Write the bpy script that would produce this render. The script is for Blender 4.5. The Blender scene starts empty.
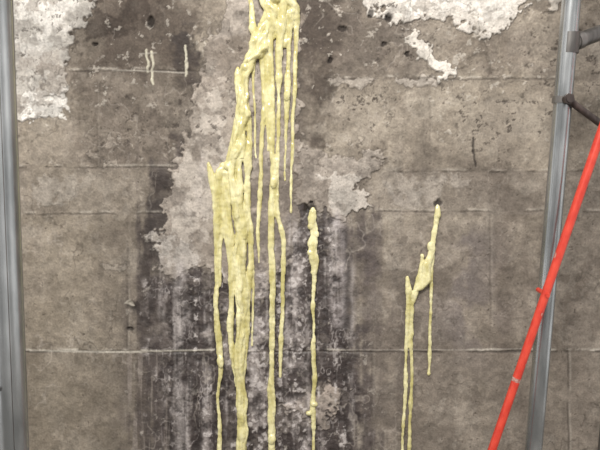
import bpy, bmesh, math
import numpy as np
from mathutils import Vector

# ------------------------------------------------------------------ camera
F = 600*35/36.0
TH = math.radians(8)
CAM = np.array([0.0, -1.75, 1.65])
FW = np.array([0, math.cos(TH), -math.sin(TH)])
UP = np.array([0, math.sin(TH), math.cos(TH)])
def P(px, py, y=0.0):
    d = FW + np.array([1, 0, 0])*((px-300)/F) + UP*((225-py)/F)
    t = (y-CAM[1])/d[1]
    return Vector(CAM+d*t)
cd = bpy.data.cameras.new("camera"); cam = bpy.data.objects.new("camera", cd)
bpy.context.collection.objects.link(cam)
cam.location = CAM; cam.rotation_euler = (math.radians(90)-TH, 0, 0)
cd.lens = 35; cd.sensor_width = 36; cd.clip_start = 0.01
bpy.context.scene.camera = cam
bpy.context.scene.view_settings.view_transform = 'Standard'

def lin(c):
    c = np.array(c, float)/255
    return np.where(c <= 0.04045, c/12.92, ((c+0.055)/1.055)**2.4)

# ------------------------------------------------------------------ noise
def vn(x, y, seed):
    tab = np.random.default_rng(seed).random((256, 256))
    xi = np.floor(x).astype(np.int64); yi = np.floor(y).astype(np.int64)
    fx = x-xi; fy = y-yi
    fx = fx*fx*fx*(fx*(fx*6-15)+10); fy = fy*fy*fy*(fy*(fy*6-15)+10)
    x0 = xi % 256; x1 = (xi+1) % 256; y0 = yi % 256; y1 = (yi+1) % 256
    return (tab[x0, y0]*(1-fx)+tab[x1, y0]*fx)*(1-fy)+(tab[x0, y1]*(1-fx)+tab[x1, y1]*fx)*fy
def fbm(x, y, sx, sy=None, octv=4, seed=0, gain=0.55):
    if sy is None: sy = sx
    s = 0; a = 1; t = 0
    for i in range(octv):
        c, sn = math.cos(i*0.6 if sx == sy else 0), math.sin(i*0.6 if sx == sy else 0)
        X = (x*c-y*sn)/sx*2**i; Y = (x*sn+y*c)/sy*2**i
        s = s+a*vn(X+17.3*i+seed, Y+9.1*i, seed*31+i); t += a; a *= gain
    return s/t
def sst(a, b, x):
    t = np.clip((x-a)/(b-a), 0, 1); return t*t*(3-2*t)

# ------------------------------------------------------------------ wall mesh
xs = np.concatenate([np.linspace(-3, -1.05, 50)[:-1], np.arange(-1.05, 1.05, 0.0022), np.linspace(1.05, 3, 50)])
zs = np.concatenate([np.linspace(0, 0.62, 30)[:-1], np.arange(0.62, 2.16, 0.0022), np.linspace(2.162, 3.2, 40)])
X, Z = np.meshgrid(xs, zs)
nz, nx = X.shape
rel = np.stack([X-CAM[0], np.zeros_like(X)-CAM[1], Z-CAM[2]], -1)
dep = rel@FW
u = 300+F*rel[..., 0]/dep
v = 225-F*(rel@UP)/dep

n_w1 = fbm(u, v, 34, octv=3, seed=1)*2-1
n_w2 = fbm(u, v, 34, octv=3, seed=2)*2-1
n_f1 = fbm(u, v, 8, octv=3, seed=3)*2-1
n_f2 = fbm(u, v, 8, octv=3, seed=4)*2-1
def warp(a, b):
    return u+a*n_w1+b*n_f1, v+a*n_w2+b*n_f2
def sdist(pts, a=10, b=9):
    wu, wv = warp(a, b)
    d = np.full(u.shape, 1e9); ins = np.zeros(u.shape, bool)
    n = len(pts)
    for i in range(n):
        x0, y0 = pts[i]; x1, y1 = pts[(i+1) % n]
        ex, ey = x1-x0, y1-y0
        t = np.clip(((wu-x0)*ex+(wv-y0)*ey)/(ex*ex+ey*ey+1e-9), 0, 1)
        d = np.minimum(d, (wu-x0-t*ex)**2+(wv-y0-t*ey)**2)
        c = ((y0 > wv) != (y1 > wv))
        xi = x0+(wv-y0)*ex/(ey if ey != 0 else 1e-9)
        ins ^= c & (wu < xi)
    d = np.sqrt(d)
    return np.where(ins, d, -d)
def blob(cx, cy, rx, ry, e=0.3, b=5):
    wu, wv = warp(b*0.6, b)
    return 1-sst(1-e, 1+e, np.sqrt(((wu-cx)/rx)**2+((wv-cy)/ry)**2))

col = np.zeros(u.shape+(3,)); H = np.zeros(u.shape); wet = np.zeros(u.shape)
def mix(m, c, k=1.0):
    global col
    m = np.clip(m*k, 0, 1)[..., None]
    col = col*(1-m)+lin(c)*m

N1 = fbm(u, v, 120, octv=5, seed=11)
N2 = fbm(u, v, 40, octv=5, seed=12)
N3 = fbm(u, v, 14, octv=4, seed=13)
N4 = fbm(u, v, 5, octv=3, seed=14)
N5 = fbm(u, v, 60, octv=5, seed=15)
N6 = fbm(u, v, 48, 40, octv=6, seed=21, gain=.65)
N7 = fbm(u, v, 26, octv=5, seed=22, gain=.65)
SV = fbm(u, v, 9, 160, octv=4, seed=16)
SV2 = fbm(u, v, 5, 90, octv=4, seed=17)
SV3 = fbm(u, v, 26, 400, octv=3, seed=18)

# base concrete
col[...] = lin((134, 124, 111))
mix(sst(0.42, 0.68, N1), (156, 145, 131), .8)
mix(sst(0.50, 0.32, N2), (106, 97, 87), .6)
mix(sst(0.5, 0.72, N5), (114, 105, 96), .5)
mix(sst(0.52, 0.75, SV3), (102, 94, 87), .55)
mix(sst(0.5, 0.3, SV3)*sst(.4, .6, N5), (160, 150, 137), .35)
mix(sst(0.52, 0.72, N3), (158, 148, 136), .35)
mix(sst(.52, .59, N6), (96, 87, 78), .48)
mix(sst(.46, .38, N7), (102, 93, 84), .42)
mix(sst(.56, .66, N7), (166, 157, 145), .42)
mix(sst(.44, .36, N6), (158, 148, 135), .35)
mix(sst(200, 0, u)*sst(200, 400, v), (114, 104, 89), .5)
mix(sst(330, 600, u)*sst(150, 320, v), (124, 113, 103), .35)
mix(sst(0, 22, sdist([(345, 95), (560, 90), (555, 160), (420, 165), (345, 145)], 18, 10))*sst(.38, .6, N5), (164, 154, 141), .45)
mix(sst(0, 22, sdist([(390, 230), (480, 225), (480, 340), (440, 345), (385, 330)], 18, 10))*sst(.45, .62, N2), (150, 140, 129), .45)
mix(sst(0, 18, sdist([(30, 225), (120, 225), (118, 340), (30, 340)], 18, 10))*sst(.42, .62, N5), (144, 134, 120), .45)
mix(sst(0, 26, sdist([(440, 30), (570, 10), (570, 120), (470, 90)], 20, 10))*sst(.46, .56, N7), (106, 96, 87), .5)
mix(np.exp(-((u-503-4*n_w1)/13)**2)*sst(90, 200, v), (90, 80, 72), .65)
mix(np.exp(-((u-524-4*n_w1)/5)**2)*sst(180, 260, v), (106, 96, 87), .5)
mix(np.exp(-((u-468-8*n_w1)/30)**2)*sst(400, 330, v)*sst(215, 240, v)*sst(.4, .6, N2), (94, 86, 86), .65)
mix(np.exp(-((u-585)/14)**2)*sst(60, 160, v), (108, 98, 89), .4)

def hline(y, x0, x1, depth=0.002, w=1.0, dk=.6, lt=.4):
    global H
    yy = y+1.2*n_w1+0.8*n_f1
    m = sst(x0-8, x0+8, u)*(1-sst(x1-8, x1+8, u))*sst(.34, .52, fbm(u, v, 30, octv=3, seed=int(y)))
    g = np.exp(-((v-yy)/w)**2)*m
    H -= g*depth
    mix(g, (70, 62, 56), dk)
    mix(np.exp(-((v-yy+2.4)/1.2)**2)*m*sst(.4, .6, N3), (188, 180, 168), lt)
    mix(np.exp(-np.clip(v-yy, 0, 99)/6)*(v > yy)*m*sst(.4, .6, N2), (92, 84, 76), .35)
def vline(x, y0, y1, dk=.5, lt=.2):
    global H
    xx = x+1.2*n_w1
    m = sst(y0-5, y0+5, v)*(1-sst(y1-5, y1+5, v))*sst(.3, .5, N2)
    g = np.exp(-((u-xx)/1.0)**2)*m
    H -= g*0.0015
    mix(g, (75, 67, 60), dk)
    mix(np.exp(-((u-xx-2)/1.0)**2)*m, (175, 167, 156), lt)
def tone(y0, y1, x0, x1, c, k):
    m = sst(y0-1, y0+1, v+n_w1)*sst(y1+1, y1-1, v+n_w1)*sst(x0-6, x0+6, u)*sst(x1+6, x1-6, u)
    mix(m*sst(.3, .6, N2+.1), c, k)
tone(168, 215, -400, 190, (122, 113, 102), .4)
tone(215, 350, -400, 127, (128, 118, 103), .3)
tone(350, 480, -400, 200, (110, 101, 88), .45)
tone(80, 168, 320, 900, (144, 134, 120), .3)
tone(172, 215, 380, 900, (126, 117, 108), .4)
tone(350, 480, 380, 900, (131, 121, 110), .35)

def damp(pts, soft, c, k, lo=.35, hi=.6, n=None, sv=0):
    m = sst(-soft, soft, sdist(pts, 16, 12)+sv*(SV-.5)*2)*(.3+.7*sst(lo, hi, N2 if n is None else n))
    mix(m, c, k)
    return m
d1 = damp([(80, -40), (205, -40), (200, 70), (185, 90), (120, 72), (68, 70), (66, 40)], 8, (84, 74, 66), .88)
mix(sst(-2, 5, sdist([(82, -40), (190, -40), (160, 20), (110, 40), (84, 58), (70, 44)], 12, 10))*sst(.40, .54, N7), (58, 49, 43), .75)
damp([(68, 72), (195, 72), (180, 165), (60, 168)], 14, (108, 98, 89), .65)
mix(sst(0, 20, sdist([(68, 72), (195, 72), (180, 165), (70, 165)], 14, 10))*sst(.48, .6, N7), (82, 73, 65), .6)
d2 = damp([(172, 30), (202, 30), (204, 110), (198, 150), (174, 172), (170, 120), (184, 90)], 6, (52, 43, 38), .97)
d3 = damp([(292, -40), (338, -40), (348, 40), (332, 120), (325, 150), (300, 152)], 9, (74, 65, 58), .92)
mix(sst(-4, 6, sdist([(300, -40), (420, -40), (420, 70), (330, 84), (305, 150)], 14, 12))*sst(.47, .57, N7), (72, 63, 57), .62)
damp([(330, -40), (520, -40), (500, 60), (420, 80), (340, 82)], 14, (120, 110, 100), .4)
damp([(335, 20), (400, 20), (420, 76), (340, 80)], 8, (92, 83, 76), .6)
d4 = damp([(138, 160), (182, 165), (162, 270), (215, 280), (300, 215), (360, 205), (378, 290), (366, 360), (372, 560), (122, 560), (134, 350), (132, 280), (146, 230)], 16, (78, 69, 66), 1.0, .2, .45, None, 24)
d5 = damp([(300, 210), (335, 205), (335, 240), (362, 340), (352, 560), (160, 560), (164, 280), (210, 275), (225, 190), (300, 190)], 12, (54, 46, 45), .88, .36, .55, N7, 16)
d6 = damp([(142, 166), (170, 168), (160, 280), (160, 350), (140, 345), (146, 250)], 8, (54, 46, 42), .92, .33, .48, N3, 8)
damp([(100, 215), (145, 215), (140, 560), (90, 560), (112, 350)], 18, (92, 83, 75), .6, .4, .6, None, 16)
damp([(360, 250), (400, 260), (395, 560), (360, 560)], 16, (90, 81, 76), .55, .42, .6, None, 20)
wet = np.clip(d4*.6+d2*.5+d5*.6, 0, 1)

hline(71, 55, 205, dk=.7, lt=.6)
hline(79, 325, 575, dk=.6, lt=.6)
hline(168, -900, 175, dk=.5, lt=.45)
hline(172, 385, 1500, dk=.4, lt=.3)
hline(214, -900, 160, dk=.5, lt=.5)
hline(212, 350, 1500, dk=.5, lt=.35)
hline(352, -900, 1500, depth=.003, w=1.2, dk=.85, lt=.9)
vline(127, 215, 350); vline(568, 350, 480, .7, .4); vline(372, 350, 480, .3, .1); vline(97, 80, 168, .3, .1)
vline(490, 215, 350, .4, .1); vline(430, 90, 168, .25, .1)

def patch(pts, c, h=.004, k=1.0, a=9, b=10, e=1.0, thr=None, dirt=.5):
    global H, wet
    sd = sdist(pts, a, b)+ (N4-.5)*4
    m = sst(-e, e, sd)
    if thr is not None:
        m = m*sst(thr-.03, thr+.03, N3*.55+N2*.45)
    rim = sst(-3.2, -.5, sd)*(1-sst(-.5, .8, sd))
    mix(rim, (62, 55, 50), dirt)
    H += m*h
    base = np.clip(m*k, 0, 1)
    mix(base, c)
    mix(base*sst(.5, .7, N2), tuple(min(255, x+16) for x in c), .6)
    mix(base*sst(.5, .36, N3), tuple(int(x*.82) for x in c), .55)
    wet *= (1-m*.8)
    return m
m1 = patch([(214, 40), (240, -40), (300, -40), (300, 60), (302, 150), (300, 215), (290, 260), (250, 300), (222, 280), (200, 268), (178, 282), (158, 268), (155, 240), (165, 195), (172, 165), (186, 135), (196, 95), (205, 70)], (152, 142, 132), .003)
patch([(196, 100), (222, 90), (232, 160), (225, 215), (200, 250), (165, 240), (168, 190), (184, 150)], (176, 167, 157), .001, .75, thr=.43, dirt=.1)
patch([(150, 236), (190, 240), (205, 262), (182, 282), (160, 270)], (178, 170, 162), .0015, .8, dirt=.2)
m2 = patch([(298, 150), (345, 158), (385, 158), (378, 172), (362, 178), (366, 205), (340, 216), (325, 205), (300, 208)], (152, 142, 132), .004)
patch([(325, 176), (362, 180), (364, 206), (345, 212), (330, 200)], (184, 176, 167), .001, .8, dirt=.2)
mix(m1*sst(250, 300, u)*sst(.4, .6, N2), (124, 114, 105), .6)
mix(m1*sst(.42, .58, N5)*sst(95, 30, v), (102, 92, 82), .75)
mix(m1*sst(.52, .60, N7), (114, 104, 94), .55)
mix(m1*sst(-4, 14, v-150+30*n_w1)*sst(230, 260, u)*sst(.48, .56, N6), (92, 83, 77), .6)
mix(m2*sst(.52, .6, N7), (110, 101, 92), .5)
TL = patch([(-30, -60), (80, -60), (90, 8), (76, 34), (68, 70), (62, 92), (38, 100), (48, 116), (22, 126), (-30, 128)], (182, 176, 168), .005)
patch([(-900, -500), (-20, -60), (10, 118), (-60, 150), (-900, 180)], (182, 176, 168), .005)
patch([(10, -10), (80, -20), (70, 40), (30, 64), (14, 40)], (208, 203, 196), .001, .8, thr=.44, dirt=.1)
patch([(25, 94), (62, 92), (60, 112), (26, 126)], (208, 203, 196), .001, .9, dirt=.2)
mix(np.exp(-((v-60)/14)**2)*sst(66, 60, u)*sst(16, 22, u)*sst(.42, .52, N3), (142, 133, 124), .6)
mix(TL*sst(.56, .6, N7), (128, 118, 108), .55)
patch([(340, -60), (560, -60), (522, 0), (510, 16), (494, 38), (470, 30), (452, 22), (432, 20), (408, 30), (392, 20), (376, 8), (352, 2)], (196, 189, 180), .005, a=10, b=13)
patch([(380, -40), (512, -40), (506, 12), (480, 24), (455, 10), (408, 14)], (216, 210, 202), .001, .85, thr=.44, dirt=.1)
mix(sst(0, 2, sdist([(400, -40), (440, -40), (430, 10), (416, 14)], 14, 14))*sst(.45, .52, N7), (140, 131, 121), .6)
patch([(414, 38), (428, 42), (438, 58), (454, 68), (452, 80), (436, 74), (420, 60)], (202, 195, 185), .004, a=7, b=12)
patch([(540, -60), (562, -60), (560, 8), (548, 12)], (172, 164, 154), .003)
patch([(395, 78), (440, 80), (435, 86), (398, 84)], (172, 163, 153), .001, .7, a=3, b=8)
patch([(330, 78), (372, 80), (366, 86), (334, 84)], (160, 151, 141), .001, .6, a=3, b=8)
patch([(296, 398), (310, 388), (330, 386), (342, 394), (330, 404), (326, 424), (310, 420), (304, 408), (285, 408)], (156, 144, 134), .004, a=8, b=14)
patch([(100, 262), (126, 264), (122, 270), (102, 268)], (150, 141, 130), .001, .6, a=3, b=6)
patch([(88, 138), (112, 136), (120, 160), (100, 164)], (150, 140, 129), .0015, .6, a=6, b=12, thr=.48)
patch([(36, 176), (95, 178), (80, 206), (40, 200)], (146, 138, 128), .0006, .5, a=8, b=10, thr=.47, dirt=.1)
patch([(385, 176), (470, 180), (450, 204), (390, 206)], (152, 144, 135), .0006, .5, a=8, b=10, thr=.48, dirt=.1)

reg = np.clip(sst(190, 120, v)*.8+.25+.5*d4, 0, 1)
spk = fbm(u, v, 7, octv=4, seed=41, gain=.7)
mk = sst(.66, .72, spk)*sst(.48, .6, N2)*reg
mix(mk, (180, 172, 161), .65); H += mk*.0008
spk = fbm(u, v, 6, octv=4, seed=43, gain=.7)
mk = sst(.34, .28, spk)*sst(.43, .58, N5)*reg
mix(mk, (60, 52, 46), .75); H -= mk*.001
pit = fbm(u, v, 2.6, octv=2, seed=44)
mk = sst(.16, .10, pit)
mix(mk, (72, 63, 56), .7); H -= mk*.001

def streak(cx, y0, y1, w, k, c=(176, 168, 164), wob=3):
    x = cx+wob*n_w1+n_f1*1.5
    m = np.exp(-((u-x)/w)**2)*sst(y0-6, y0+14, v)*(1-sst(y1-40, y1+6, v))*sst(.34, .6, SV2*.5+N3*.5)
    mix(m, c, k)
for (cx, y0, y1, w) in [(170, 285, 470, 4), (196, 285, 470, 5), (212, 300, 470, 4), (230, 320, 470, 5), (256, 300, 470, 4), (277, 270, 470, 4), (303, 215, 470, 4), (320, 215, 360, 5), (346, 230, 470, 5), (150, 200, 470, 4)]:
    streak(cx, y0, y1+60, w, .75, (42, 35, 33), 5)
streak(180, 258, 520, 5, .95); streak(187, 300, 520, 3, .7); streak(174, 280, 440, 2, .6)
streak(160, 250, 330, 3, .5); streak(165, 300, 420, 2, .5)
streak(338, 208, 340, 6, .9, (168, 160, 158)); streak(333, 225, 310, 3, .7)
streak(290, 215, 540, 5, .75); streak(297, 220, 360, 3, .7); streak(264, 270, 540, 5, .7); streak(257, 290, 480, 3, .6)
streak(206, 290, 540, 4, .6); streak(252, 290, 540, 3, .6); streak(226, 300, 540, 2, .6)
streak(307, 300, 500, 3, .6); streak(325, 250, 360, 2.5, .5); streak(352, 260, 440, 2.5, .4); streak(322, 360, 540, 3, .45)
streak(200, 150, 215, 4, .4)
zone = sst(-14, 16, sdist([(156, 285), (215, 275), (250, 280), (330, 215), (350, 240), (356, 560), (150, 560)], 14, 12)+18*(SV-.5))
mix(zone*sst(.52, .68, SV)*sst(.4, .55, N3), (138, 129, 125), .5)
mix(zone*sst(.44, .32, SV)*sst(.35, .5, N2), (48, 41, 39), .5)
mix(zone*sst(.54, .62, N7), (120, 111, 105), .45)
rid = 1-np.abs(2*fbm(u, v, 12, 24, octv=4, seed=51)-1)
mix(zone*sst(.94, .99, rid)*sst(.4, .55, N2), (174, 166, 162), .5)
mix(zone*sst(.62, .7, N4)*sst(.45, .6, SV), (188, 181, 177), .6)
mix(zone*sst(.40, .30, N4), (44, 37, 35), .55)
rid2 = 1-np.abs(2*fbm(u, v, 30, 40, octv=4, seed=52)-1)
mix(sst(.96, .995, rid2)*sst(400, 150, np.abs(u-230))*sst(.42, .6, N5), (166, 157, 147), .35)
rid3 = 1-np.abs(2*fbm(u, v, 50, 60, octv=5, seed=57)-1)
mix(sst(.975, .998, rid3)*sst(.45, .6, N2), (74, 66, 58), .5)
lf = sst(112, 130, u)*sst(180, 160, u)*sst(352, 358, v)
mix(lf*sst(.53, .64, SV2), (140, 130, 122), .55)
streak(404, 330, 520, 6, .4, (88, 79, 71)); streak(437, 225, 360, 5, .35, (96, 86, 79)); streak(372, 215, 330, 7, .4, (86, 77, 75))

def stroke(pts, w, c, k, h=0):
    global H
    d = np.full(u.shape, 1e9)
    for (x0, y0), (x1, y1) in zip(pts[:-1], pts[1:]):
        ex, ey = x1-x0, y1-y0
        t = np.clip(((u+n_f1*2-x0)*ex+(v-y0)*ey)/(ex*ex+ey*ey), 0, 1)
        d = np.minimum(d, np.hypot(u+n_f1*2-x0-t*ex, v-y0-t*ey))
    m = sst(w+.6, w-.4, d); mix(m, c, k); H += m*h
stroke([(474, 138), (473, 152), (476, 166)], 1.0, (52, 46, 42), .85, -.003)
for (hx, hy, hr) in [(312, 209, 6), (439, 203, 4), (133, 306, 5), (388, 17, 4), (408, 56, 3), (132, 330, 2.5), (370, 12, 4), (383, 44, 3), (268, 2, 8), (150, 22, 4), (96, 44, 3), (342, 30, 4), (330, 62, 3)]:
    g = blob(hx, hy, hr, hr, .35, 3)
    mix(g, (40, 34, 30), .85); H -= g*.008
mix(blob(131, 303, 5, 3, .3, 3), (196, 188, 174), .8)
for (a, b, c_, w) in [(147, 50, 72, 1.0), (152, 52, 84, 1.2), (186, 46, 76, 1.0)]:
    stroke([(a, b), (a+.6, c_)], w, (206, 200, 180), .8, .003)
stroke([(140, 54), (156, 53)], .6, (190, 184, 172), .5, .001)
stroke([(112, 70), (150, 71), (186, 73)], .7, (192, 185, 173), .45, .001)
stroke([(30, 351), (120, 352), (215, 350)], .9, (195, 188, 175), .7, .001)
stroke([(330, 350), (450, 350), (530, 349)], .5, (170, 162, 152), .5, .0)

g = 1+(N4-.5)*.50+(N3-.5)*.36
col = np.clip(col*g[..., None], 0.004, .9)
H += (N2-.5)*.006+(N3-.5)*.003+(N4-.5)*.0028+zone*(N4-.5)*.003

me = bpy.data.meshes.new("wall_back")
co = np.stack([X, -H, Z], -1).reshape(-1, 3).astype(np.float32)
idx = np.arange(nz*nx).reshape(nz, nx)
faces = np.stack([idx[:-1, :-1], idx[:-1, 1:], idx[1:, 1:], idx[1:, :-1]], -1).reshape(-1, 4)
me.vertices.add(len(co)); me.vertices.foreach_set("co", co.ravel())
me.loops.add(faces.size); me.loops.foreach_set("vertex_index", faces.ravel().astype(np.int32))
me.polygons.add(len(faces))
me.polygons.foreach_set("loop_start", np.arange(0, faces.size, 4, dtype=np.int32))
me.polygons.foreach_set("use_smooth", np.ones(len(faces), bool))
me.update(); me.validate()
ca = me.color_attributes.new("albedo", 'FLOAT_COLOR', 'POINT')
rgba = np.concatenate([col, np.clip(wet, 0, 1)[..., None]], -1).reshape(-1, 4).astype(np.float32)
ca.data.foreach_set("color", rgba.ravel())
wall = bpy.data.objects.new("wall_back", me); bpy.context.collection.objects.link(wall)

# ------------------------------------------------------------------ materials
def newmat(name):
    m = bpy.data.materials.new(name); m.use_nodes = True
    nt = m.node_tree; return m, nt, nt.nodes["Principled BSDF"]
def N(nt, t):
    return nt.nodes.new(t)
m, nt, bs = newmat("stained_concrete")
at = N(nt, "ShaderNodeVertexColor"); at.layer_name = "albedo"
tc = N(nt, "ShaderNodeTexCoord")
n1 = N(nt, "ShaderNodeTexNoise"); n1.inputs["Scale"].default_value = 160; n1.inputs["Detail"].default_value = 6
nt.links.new(tc.outputs["Object"], n1.inputs["Vector"])
mr = N(nt, "ShaderNodeMapRange"); mr.inputs[1].default_value = .3; mr.inputs[2].default_value = .7; mr.inputs[3].default_value = .82; mr.inputs[4].default_value = 1.18
nt.links.new(n1.outputs["Fac"], mr.inputs[0])
mx = N(nt, "ShaderNodeVectorMath"); mx.operation = 'SCALE'
nt.links.new(at.outputs["Color"], mx.inputs[0]); nt.links.new(mr.outputs[0], mx.inputs["Scale"])
nt.links.new(mx.outputs[0], bs.inputs["Base Color"])
rr = N(nt, "ShaderNodeMapRange"); rr.inputs[3].default_value = .92; rr.inputs[4].default_value = .5
nt.links.new(at.outputs["Alpha"], rr.inputs[0]); nt.links.new(rr.outputs[0], bs.inputs["Roughness"])
bp = N(nt, "ShaderNodeBump"); bp.inputs["Strength"].default_value = .5; bp.inputs["Distance"].default_value = .003
nt.links.new(n1.outputs["Fac"], bp.inputs["Height"]); nt.links.new(bp.outputs[0], bs.inputs["Normal"])
me.materials.append(m)

m_floor, nt, bs = newmat("concrete_floor")
tc = N(nt, "ShaderNodeTexCoord"); n1 = N(nt, "ShaderNodeTexNoise"); n1.inputs["Scale"].default_value = 4; n1.inputs["Detail"].default_value = 10
nt.links.new(tc.outputs["Object"], n1.inputs["Vector"])
cr = N(nt, "ShaderNodeValToRGB"); cr.color_ramp.elements[0].color = (.10, .09, .08, 1); cr.color_ramp.elements[1].color = (.27, .25, .23, 1)
cr.color_ramp.elements[0].position = .3; cr.color_ramp.elements[1].position = .7
nt.links.new(n1.outputs["Fac"], cr.inputs[0]); nt.links.new(cr.outputs[0], bs.inputs["Base Color"]); bs.inputs["Roughness"].default_value = .9

def metal(name, c1, c2, met, rough, sc=30, rust=None, zs=.25):
    m, nt, bs = newmat(name)
    tc = N(nt, "ShaderNodeTexCoord"); mp = N(nt, "ShaderNodeMapping"); mp.inputs["Scale"].default_value = (1, 1, zs)
    n1 = N(nt, "ShaderNodeTexNoise"); n1.inputs["Scale"].default_value = sc; n1.inputs["Detail"].default_value = 8
    nt.links.new(tc.outputs["Object"], mp.inputs["Vector"]); nt.links.new(mp.outputs[0], n1.inputs["Vector"])
    cr = N(nt, "ShaderNodeValToRGB"); e = cr.color_ramp.elements
    e[0].position = .36; e[1].position = .64
    e[0].color = (*lin(c1), 1); e[1].color = (*lin(c2), 1)
    if rust:
        e[0].position = .345
        r = cr.color_ramp.elements.new(.32); r.color = (*lin(rust), 1)
    nt.links.new(n1.outputs["Fac"], cr.inputs[0]); nt.links.new(cr.outputs[0], bs.inputs["Base Color"])
    bs.inputs["Metallic"].default_value = met; bs.inputs["Roughness"].default_value = rough
    return m
m_galv = metal("galvanised_steel", (146, 149, 150), (188, 190, 191), .85, .26)
m_galvd = metal("dirty_steel", (88, 85, 83), (126, 123, 120), .7, .38, 40)
m_dark = metal("dark_steel", (58, 50, 48), (92, 82, 78), .4, .5, 60)
m_red = metal("red_painted_steel", (186, 50, 38), (208, 72, 54), .0, .34, 60, rust=(180, 130, 118), zs=.5)
m_rust = metal("worn_bare_steel", (160, 84, 72), (196, 176, 168), .2, .5, 120, zs=1)

m_foam, nt, bs = newmat("cured_polyurethane_resin")
tc = N(nt, "ShaderNodeTexCoord"); mp = N(nt, "ShaderNodeMapping"); mp.inputs["Scale"].default_value = (1, 1, .3)
nt.links.new(tc.outputs["Object"], mp.inputs["Vector"])
n1 = N(nt, "ShaderNodeTexNoise"); n1.inputs["Scale"].default_value = 45; n1.inputs["Detail"].default_value = 6
nt.links.new(mp.outputs[0], n1.inputs["Vector"])
cr = N(nt, "ShaderNodeValToRGB"); e = cr.color_ramp.elements
e[0].position = .36; e[1].position = .66; e[0].color = (*lin((188, 178, 118)), 1); e[1].color = (*lin((226, 219, 174)), 1)
nt.links.new(n1.outputs["Fac"], cr.inputs[0]); nt.links.new(cr.outputs[0], bs.inputs["Base Color"])
bs.inputs["Roughness"].default_value = .2; bs.inputs["Coat Weight"].default_value = .3; bs.inputs["Coat Roughness"].default_value = .12
bs.inputs["Subsurface Weight"].default_value = .08; bs.inputs["Subsurface Radius"].default_value = (.01, .008, .004); bs.inputs["Subsurface Scale"].default_value = .3
n2 = N(nt, "ShaderNodeTexNoise"); n2.inputs["Scale"].default_value = 110; n2.inputs["Detail"].default_value = 2
nt.links.new(mp.outputs[0], n2.inputs["Vector"])
bp = N(nt, "ShaderNodeBump"); bp.inputs["Strength"].default_value = .45; bp.inputs["Distance"].default_value = .003
nt.links.new(n2.outputs["Fac"], bp.inputs["Height"]); nt.links.new(bp.outputs[0], bs.inputs["Normal"])

# ------------------------------------------------------------------ floor
bm = bmesh.new()
bmesh.ops.create_grid(bm, x_segments=20, y_segments=20, size=1)
for vv in bm.verts: vv.co = Vector((vv.co.x*3, -2+vv.co.y*2, 0))
fm = bpy.data.meshes.new("floor"); bm.to_mesh(fm); bm.free(); fm.materials.append(m_floor)
bpy.context.collection.objects.link(bpy.data.objects.new("floor", fm))

# ------------------------------------------------------------------ resin drips
PXM = 0.003
rng = np.random.default_rng(5)
def catmull(pts, step=2.0):
    pts = [np.array(p, float) for p in pts]
    out = []
    for i in range(len(pts)-1):
        p0 = pts[max(i-1, 0)]; p1 = pts[i]; p2 = pts[i+1]; p3 = pts[min(i+2, len(pts)-1)]
        n = max(2, int(np.hypot(*(p2-p1)[:2])/step))
        for k in range(n):
            t = k/n
            out.append(.5*((2*p1)+(-p0+p2)*t+(2*p0-5*p1+4*p2-p3)*t*t+(-p0+3*p1-3*p2+p3)*t**3))
    out.append(pts[-1]); return out
def tube(bm, pts, lump=.22, off=0.0, flat=.75, jit=.8, wave=1.0):
    pts = [tuple(p)+(0,)*(4-len(p)) for p in pts]
    sp = catmull(pts); sd = int(rng.integers(1000)); n = 12; prev = None
    tt = np.arange(len(sp), dtype=float)
    r1 = vn(tt/4, tt*0+.5, sd)-.5; r2 = vn(tt/10, tt*0+.5, sd+1)-.5
    j1 = (vn(tt/14, tt*0+.5, sd+2)-.5)+.35*(vn(tt/5, tt*0+.5, sd+3)-.5)
    for i, p in enumerate(sp):
        r = max(.6, p[2]*(1+lump*2*(r1[i]*.6+r2[i])))
        c = P(p[0]+j1[i]*jit*2*wave, p[1], 0)
        r *= PXM
        c.y = -(r*flat*.5+.002+off*PXM+p[3]*PXM)
        ring = []
        for k in range(n):
            a = 2*math.pi*k/n
            ring.append(bm.verts.new((c.x+math.cos(a)*r, c.y+math.sin(a)*r*flat, c.z)))
        if prev:
            for k in range(n):
                bm.faces.new((prev[k], prev[(k+1) % n], ring[(k+1) % n], ring[k]))
        else: bm.faces.new(ring)
        prev = ring
    bm.faces.new(prev[::-1])
    for e_, p in ((0, sp[0]), (1, sp[-1])):
        bead(bm, p[0]+(j1[0] if e_ == 0 else j1[-1])*jit*2*wave, p[1], max(.7, p[2]*.95), off=off+p[3], sy=1.3)
def bundle(bm, pts, n=4, lump=.3):
    """a wide run = a flat sheet with several overlapping ropy strands on it"""
    pts = [tuple(p)+(0,)*(4-len(p)) for p in pts]
    tube(bm, [(a, b, r*.7, o*.4) for a, b, r, o in pts], lump, flat=.45, wave=1.2)
    for s in range(n):
        q = -1+2*(s+.5)/n
        new = []
        sp = catmull([np.array(p) for p in pts], 22)
        for (a, b, r, o) in sp:
            jj = q+rng.uniform(-.4, .4)
            new.append((a+jj*r*.72, b, max(1.3, r*rng.uniform(.24, .44)), max(0, o+rng.uniform(.2, 2.4)*(1-abs(q)*.5))))
        tube(bm, new, .32, flat=1.0, wave=.6)
def bead(bm, px, py, r, sy=1.0, off=0.0, fl=.75):
    c = P(px, py, 0); r *= PXM
    c.y = -(r*fl*.5+.002+off*PXM)
    ret = bmesh.ops.create_icosphere(bm, subdivisions=3, radius=1)
    for q in ret["verts"]:
        q.co = Vector((c.x+q.co.x*r, c.y+q.co.y*r*fl, c.z+q.co.z*r*sy))
tex = bpy.data.textures.new("resin_lumps", 'CLOUDS'); tex.noise_scale = .018; tex.noise_depth = 1
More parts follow.
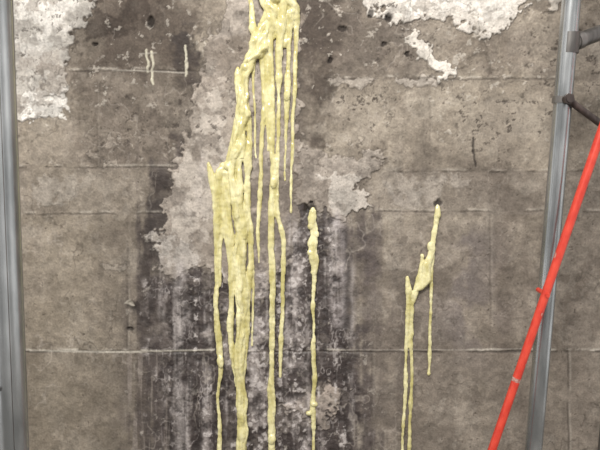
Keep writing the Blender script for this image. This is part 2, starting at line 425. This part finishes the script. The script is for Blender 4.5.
def finish(bm, name, vox=.0014):
    bmesh.ops.recalc_face_normals(bm, faces=bm.faces)
    me = bpy.data.meshes.new(name); bm.to_mesh(me); bm.free()
    ob = bpy.data.objects.new(name, me); bpy.context.collection.objects.link(ob)
    me.materials.append(m_foam)
    r = ob.modifiers.new("remesh", 'REMESH'); r.mode = 'VOXEL'; r.voxel_size = vox; r.use_smooth_shade = True
    s = ob.modifiers.new("smooth", 'SMOOTH'); s.iterations = 1; s.factor = .5
    d = ob.modifiers.new("lumps", 'DISPLACE'); d.texture = tex; d.strength = .0045; d.mid_level = .5; d.texture_coords = 'LOCAL'
    return ob

bm = bmesh.new()
# top mass
tube(bm, [(266, -14, 6, 2), (276, -4, 7, 2), (287, 1, 7, 2), (295, 12, 4, 2), (296, 28, 2.5)], .25)
bundle(bm, [(268, -14, 8, 1), (271, 6, 9, 2), (273, 20, 8, 2), (273, 36, 5, 1)], 4)
bundle(bm, [(287, -8, 8, 2), (289, 8, 8, 2), (287, 26, 6.5, 1), (284, 44, 5, 1)], 4)
tube(bm, [(269, 6, 5, 2), (272, 24, 4.5, 2), (270, 44, 3.5, 1), (271, 70, 2.6), (273, 110, 2.6), (272, 180, 2.4), (271, 250, 3.2), (273, 320, 2.6), (271, 390, 3.2), (272, 435, 4), (272, 470, 3)], .3)
tube(bm, [(271, 235, 2.4, 1), (274, 270, 2.2, 1), (271, 330, 2.4, .6), (273, 400, 2.6, 1), (270, 450, 2)], .3, wave=1.5)
tube(bm, [(284, -2, 5, 3), (283, 20, 4.5, 3), (280, 45, 3.6, 2), (279, 70, 2.8), (279, 120, 2.2), (277, 170, 2.2), (277, 210, 2.6), (283, 240, 2.6), (282, 300, 2.0), (281, 350, 2.4), (280, 376, 1.4)], .3)
tube(bm, [(290, 4, 4.5, 2), (289, 30, 3, 2), (288, 60, 2.4), (287, 95, 3.0), (286, 130, 1.8), (285, 180, 1.1)], .25)
tube(bm, [(296, 8, 3, 2), (296, 40, 2.2), (295, 80, 2.3), (293, 120, 1.9), (292, 170, 1.5), (291, 212, 1.1)], .25)
tube(bm, [(266, 26, 3, 2), (266, 60, 2.0, 1), (267, 100, 1.6), (268, 150, 1.2)], .25)
# loop at top left and main strand
tube(bm, [(250, -12, 2.4), (252, 8, 2.6), (253, 22, 3.6), (255, 36, 4, 2), (259, 42, 4, 2)], .3)
tube(bm, [(262, 28, 3.5, 2), (268, 14, 4, 2), (270, 0, 4, 2)], .3)
bundle(bm, [(270, 22, 6, 3), (262, 36, 8, 3), (257, 50, 8.5, 2), (250, 62, 7.5, 2), (245, 76, 6.5, 2), (244, 95, 6.5, 2), (243, 115, 6.5, 2), (240, 138, 8, 2), (236, 158, 7.5, 2)], 4)
bundle(bm, [(237, 150, 7.5, 2), (236, 175, 7.5, 2), (239, 200, 8, 2), (242, 225, 8, 2), (241, 250, 7.5, 2), (240, 280, 7, 1), (241, 310, 6.5, 1), (241, 345, 6, 1), (241, 385, 5.2, 1), (243, 415, 6, 1), (242, 445, 6.5, 2), (243, 475, 6, 1)], 4)
tube(bm, [(239, 70, 2.6), (238, 85, 3), (239, 110, 3.2), (234, 145, 3.4), (230, 160, 4), (229, 180, 3.0), (230, 220, 3.2), (231, 260, 3.4, 1), (232, 300, 3.4, 1), (231, 330, 3.0), (233, 360, 2.4), (236, 385, 1.5)], .35, wave=1.6)
tube(bm, [(246, 95, 3), (249, 130, 3), (248, 165, 4, 1), (248, 200, 3.4), (251, 240, 3.2), (249, 275, 2.8), (248, 320, 3), (246, 350, 2.2), (243, 380, 1.8)], .35, wave=1.6)
# left group
tube(bm, [(209, 164, 1.8), (212, 176, 3.2), (215, 195, 3.4), (217, 230, 3.2), (217, 270, 2.6), (217, 310, 2.6), (220, 350, 3.2), (221, 372, 2.6), (218, 400, 1.8), (220, 435, 2.2), (218, 470, 1.8)], .3)
tube(bm, [(222, 166, 3.2), (219, 175, 4), (221, 200, 3.0), (226, 230, 2.6), (230, 260, 3.0)], .35)
tube(bm, [(230, 160, 4), (222, 168, 3), (214, 176, 2)], .35)
tube(bm, [(224, 172, 2.6), (225, 205, 2.4), (221, 240, 2.0), (220, 285, 1.4)], .3)
# thin strands between
tube(bm, [(262, 44, 4, 2), (262, 64, 2.6), (264, 100, 2), (262, 140, 2.0), (261, 180, 2.2), (258, 225, 2.2), (259, 262, 1.2)], .3)
tube(bm, [(268, 60, 2.4), (270, 120, 2), (274, 170, 3.0), (275, 200, 2.6)], .3)
tube(bm, [(254, 58, 2.4, 1), (254, 90, 1.4), (255, 130, 1.1), (256, 158, .9)], .2)
tube(bm, [(252, 250, 1.6), (253, 300, 1.2), (252, 345, .9)], .2)
for (a, b, r, s) in [(256, 40, 5.5, 1.3), (260, 52, 5, 1.4), (246, 68, 5, 1), (241, 150, 4.5, 1.8), (244, 232, 4.5, 1.8), (242, 432, 5, 2),
                     (274, 182, 3.6, 1.8), (272, 437, 4.2, 1.5), (277, -1, 8, .8), (291, 1, 6, .8), (287, 95, 3.2, 2), (221, 360, 3.6, 2), (229, 166, 4.5, 1)]:
    bead(bm, a, b, r, s, 2)
finish(bm, "resin_drip")

bm = bmesh.new()
tube(bm, [(313, 210, 2.6), (312, 222, 4), (314, 236, 3.8), (313, 250, 4.6), (315, 262, 4), (314, 280, 2.2), (313, 300, 2.0), (314, 330, 1.9), (313, 350, 2.2), (315, 380, 2.2), (312, 402, 2.6), (313, 430, 1.8), (312, 468, 1.8)], .4, wave=1.4)
tube(bm, [(310, 214, 2, 1), (316, 228, 2.4, 1), (310, 244, 2.6, 1), (317, 256, 2.4, 1), (313, 272, 1.8, 1)], .4, wave=1.4)
for (a, b, r, s) in [(311, 226, 3.6, 1), (316, 234, 3.2, 1.2), (311, 252, 4, 1), (309, 412, 3.4, .8), (314, 403, 3.8, .8)]:
    bead(bm, a, b, r, s, 1)
finish(bm, "resin_drip")

bm = bmesh.new()
tube(bm, [(437, 206, 1.6), (437, 216, 2.8), (434, 232, 3.0), (432, 250, 4.0, 1), (427, 264, 4.8, 1), (425, 280, 4.8, 1), (419, 288, 3.6, 1), (413, 296, 2.8), (411, 330, 2.2), (411, 380, 2.0), (410, 420, 1.9), (409, 470, 1.9)], .35, wave=1.3)
tube(bm, [(434, 236, 1.6, 1), (428, 258, 2.2, 2), (423, 276, 2.4, 2), (416, 290, 2, 1)], .35)
tube(bm, [(407, 278, 2.0), (408, 292, 3.4), (407, 320, 2.8), (406, 350, 2.3), (405, 390, 2.0), (403, 430, 1.7), (402, 470, 1.7)], .3)
tube(bm, [(422, 256, 2.2), (420, 272, 3), (416, 288, 3), (413, 300, 2.4)], .35)
tube(bm, [(432, 250, 3.0), (431, 272, 2.2), (431, 300, 1.8), (430, 330, 1.7), (430, 360, 1.6), (429, 373, 1.9)], .25)
for (a, b, r, s) in [(424, 282, 4.2, 1.1), (430, 246, 3.6, 1.4), (409, 290, 3, 1.7)]:
    bead(bm, a, b, r, s, 1)
finish(bm, "resin_drip")

# ------------------------------------------------------------------ scaffolding
def obj_from(bm, name, mat, parent=None):
    bmesh.ops.recalc_face_normals(bm, faces=bm.faces)
    me = bpy.data.meshes.new(name); bm.to_mesh(me); bm.free()
    me.materials.append(mat)
    for p in me.polygons: p.use_smooth = True
    ob = bpy.data.objects.new(name, me); bpy.context.collection.objects.link(ob)
    if parent: ob.parent = parent
    me.set_sharp_from_angle(angle=math.radians(40))
    return ob
def cyl(bm, a, b, r, n=32, hollow=True, r2=None):
    a = Vector(a); b = Vector(b); d = (b-a).normalized()
    x = d.orthogonal().normalized(); y = d.cross(x)
    def ring(c, rr): return [bm.verts.new(c+x*math.cos(2*math.pi*k/n)*rr+y*math.sin(2*math.pi*k/n)*rr) for k in range(n)]
    r2 = r if r2 is None else r2
    A = ring(a, r); B = ring(b, r2)
    for k in range(n): bm.faces.new((A[k], A[(k+1) % n], B[(k+1) % n], B[k]))
    if hollow:
        A2 = ring(a, r*.86); B2 = ring(b, r2*.86)
        for k in range(n):
            j = (k+1) % n
            bm.faces.new((A2[j], A2[k], B2[k], B2[j])); bm.faces.new((A[j], A[k], A2[k], A2[j])); bm.faces.new((B[k], B[j], B2[j], B2[k]))
    else:
        bm.faces.new(A[::-1]); bm.faces.new(B)
def box(bm, c, s):
    ret = bmesh.ops.create_cube(bm, size=1)
    for q in ret["verts"]:
        q.co = Vector((q.co.x*s[0], q.co.y*s[1], q.co.z*s[2]))+Vector(c)
def atz(a, b, z):
    t = (z-a.z)/(b.z-a.z); return a+(b-a)*t
def empty(name):
    e = bpy.data.objects.new(name, None); bpy.context.collection.objects.link(e); return e
def standard(parent, a, b, r, name, top=3.0, mat=None):
    lo = atz(a, b, .012); hi = atz(a, b, top)
    bm = bmesh.new(); cyl(bm, lo, hi, r); obj_from(bm, name, mat or m_galv, parent)
    bm = bmesh.new(); box(bm, (lo.x, lo.y, .005), (.14, .14, .01)); cyl(bm, (lo.x, lo.y, .01), (lo.x, lo.y, .09), r*1.12, hollow=False)
    obj_from(bm, name+"_base_plate", m_galvd, parent)

fr = empty("scaffold_frame")
YP = -.30
a1 = P(533.5, 450, YP); b1 = P(571.5, 0, YP)
standard(fr, a1, b1, .0215, "standard_pole")
a2 = P(606, 450, YP+.12); b2 = P(653, 0, YP+.12)
standard(fr, a2, b2, .0215, "standard_pole_outer", mat=m_galvd)
q0 = P(569, 44, YP)
def on2(py): return P(606+47*(450-py)/450, py, YP+.12)
bm = bmesh.new(); cyl(bm, q0, on2(14), .019); obj_from(bm, "ledger", m_galvd, fr)
bm = bmesh.new(); dz = (b1-a1).normalized()
cyl(bm, q0-dz*.022, q0+dz*.026, .0232, hollow=False)
qd = (on2(14)-q0).normalized()
cyl(bm, q0+qd*.02, q0+qd*.04, .0216, hollow=False)
obj_from(bm, "ledger_collar", m_galvd, fr)
q1 = P(567, 99, YP-.028)
e1 = P(640, 153, YP+.06)
bm = bmesh.new(); cyl(bm, q1, e1, .0085, 20); obj_from(bm, "thin_brace", m_dark, fr)
bm = bmesh.new(); cyl(bm, q1+Vector((0, .03, 0)), q1-Vector((0, .018, 0)), .009, 20, False)
cyl(bm, q1-Vector((0, .004, 0)), q1-Vector((0, .014, 0)), .013, 6, False)
obj_from(bm, "brace_pin", m_dark, fr)
bm = bmesh.new(); cyl(bm, q1-dz*.008+Vector((0, .028, 0)), q1+dz*.008+Vector((0, .028, 0)), .0224, 32, False)
obj_from(bm, "pin_band", m_galvd, fr)
bm = bmesh.new(); cyl(bm, on2(480), P(530, 505, YP), .017); obj_from(bm, "lower_ledger", m_galvd, fr)

ra = P(492, 450, YP-.06); rb = P(602, 130, YP-.06)
lo = atz(ra, rb, .012); hi = atz(ra, rb, 2.35)
rb_e = empty("cross_brace")
bm = bmesh.new(); cyl(bm, lo, hi, .0104, 24); obj_from(bm, "red_tube", m_red, rb_e)
d = (hi-lo).normalized()
bm = bmesh.new()
for (py, L) in [(375, .005)]:
    c = ra+(rb-ra)*((450-py)/320)
    cyl(bm, c-d*L, c+d*L, .0106, 24, False)
obj_from(bm, "worn_band", m_rust, rb_e)
bm = bmesh.new(); c = ra+(rb-ra)*((450-288)/320)
cyl(bm, c, c+Vector((0, .045, 0)), .006, 16, False); cyl(bm, c-Vector((0, .014, 0)), c-Vector((0, .008, 0)), .0055, 6, False)
obj_from(bm, "pivot_bolt", m_red, rb_e)

fl = empty("scaffold_frame")
YL = -.75
a3 = P(14, 450, YL); b3 = P(-4, 0, YL)
standard(fl, a3, b3, .0255, "standard_pole")
a4 = P(-330, 450, YL-.1); b4 = P(-350, 0, YL-.1)
standard(fl, a4, b4, .026, "standard_pole_outer")
bm = bmesh.new()
for z in (.35, 2.4):
    cyl(bm, atz(a3, b3, z), atz(a4, b4, z), .02)
obj_from(bm, "ledger", m_galvd, fl)
bm = bmesh.new()
o = Vector((math.cos(math.radians(-62))*.0252, math.sin(math.radians(-62))*.0252, 0))
cyl(bm, atz(a3, b3, .1)+o, atz(a3, b3, 2.9)+o, .0008, 8, False)
obj_from(bm, "weld_seam", m_galvd, fl)
bm = bmesh.new()
c = P(5, 384, YL)-Vector((0, .0245, 0))
cyl(bm, c, c-Vector((0, .005, 0)), .004, 6, False)
obj_from(bm, "bolt_head", m_dark, fl)

# ------------------------------------------------------------------ light
w = bpy.data.worlds.new("world"); bpy.context.scene.world = w; w.use_nodes = True
nt = w.node_tree; bg = nt.nodes["Background"]
tc = N(nt, "ShaderNodeTexCoord"); mp = N(nt, "ShaderNodeMapping"); mp.inputs["Scale"].default_value = (1, 1, .25); mp.inputs["Location"].default_value = (.7, .2, 0)
nn = N(nt, "ShaderNodeTexNoise"); nn.inputs["Scale"].default_value = 2.2; nn.inputs["Detail"].default_value = 1
nt.links.new(tc.outputs["Generated"], mp.inputs[0]); nt.links.new(mp.outputs[0], nn.inputs["Vector"])
cr = N(nt, "ShaderNodeValToRGB"); e = cr.color_ramp.elements
e[0].position = .38; e[0].color = (.22, .215, .21, 1); e[1].position = .62; e[1].color = (1.3, 1.28, 1.25, 1)
nt.links.new(nn.outputs["Fac"], cr.inputs[0]); nt.links.new(cr.outputs[0], bg.inputs[0]); bg.inputs[1].default_value = .92
def area(name, loc, tgt, size, power, c):
    l = bpy.data.lights.new(name, 'AREA'); l.shape = 'RECTANGLE'; l.size, l.size_y = size; l.energy = power; l.color = c
    o = bpy.data.objects.new(name, l); bpy.context.collection.objects.link(o); o.location = loc
    o.rotation_euler = (Vector(tgt)-Vector(loc)).to_track_quat('-Z', 'Y').to_euler()
area("added_overhead_key", (-.5, -2.5, 3.5), (0.1, 0, 1.25), (.9, .5), 118, (1, .97, .92))  # unseen area lamp added from above to bring out the wall relief
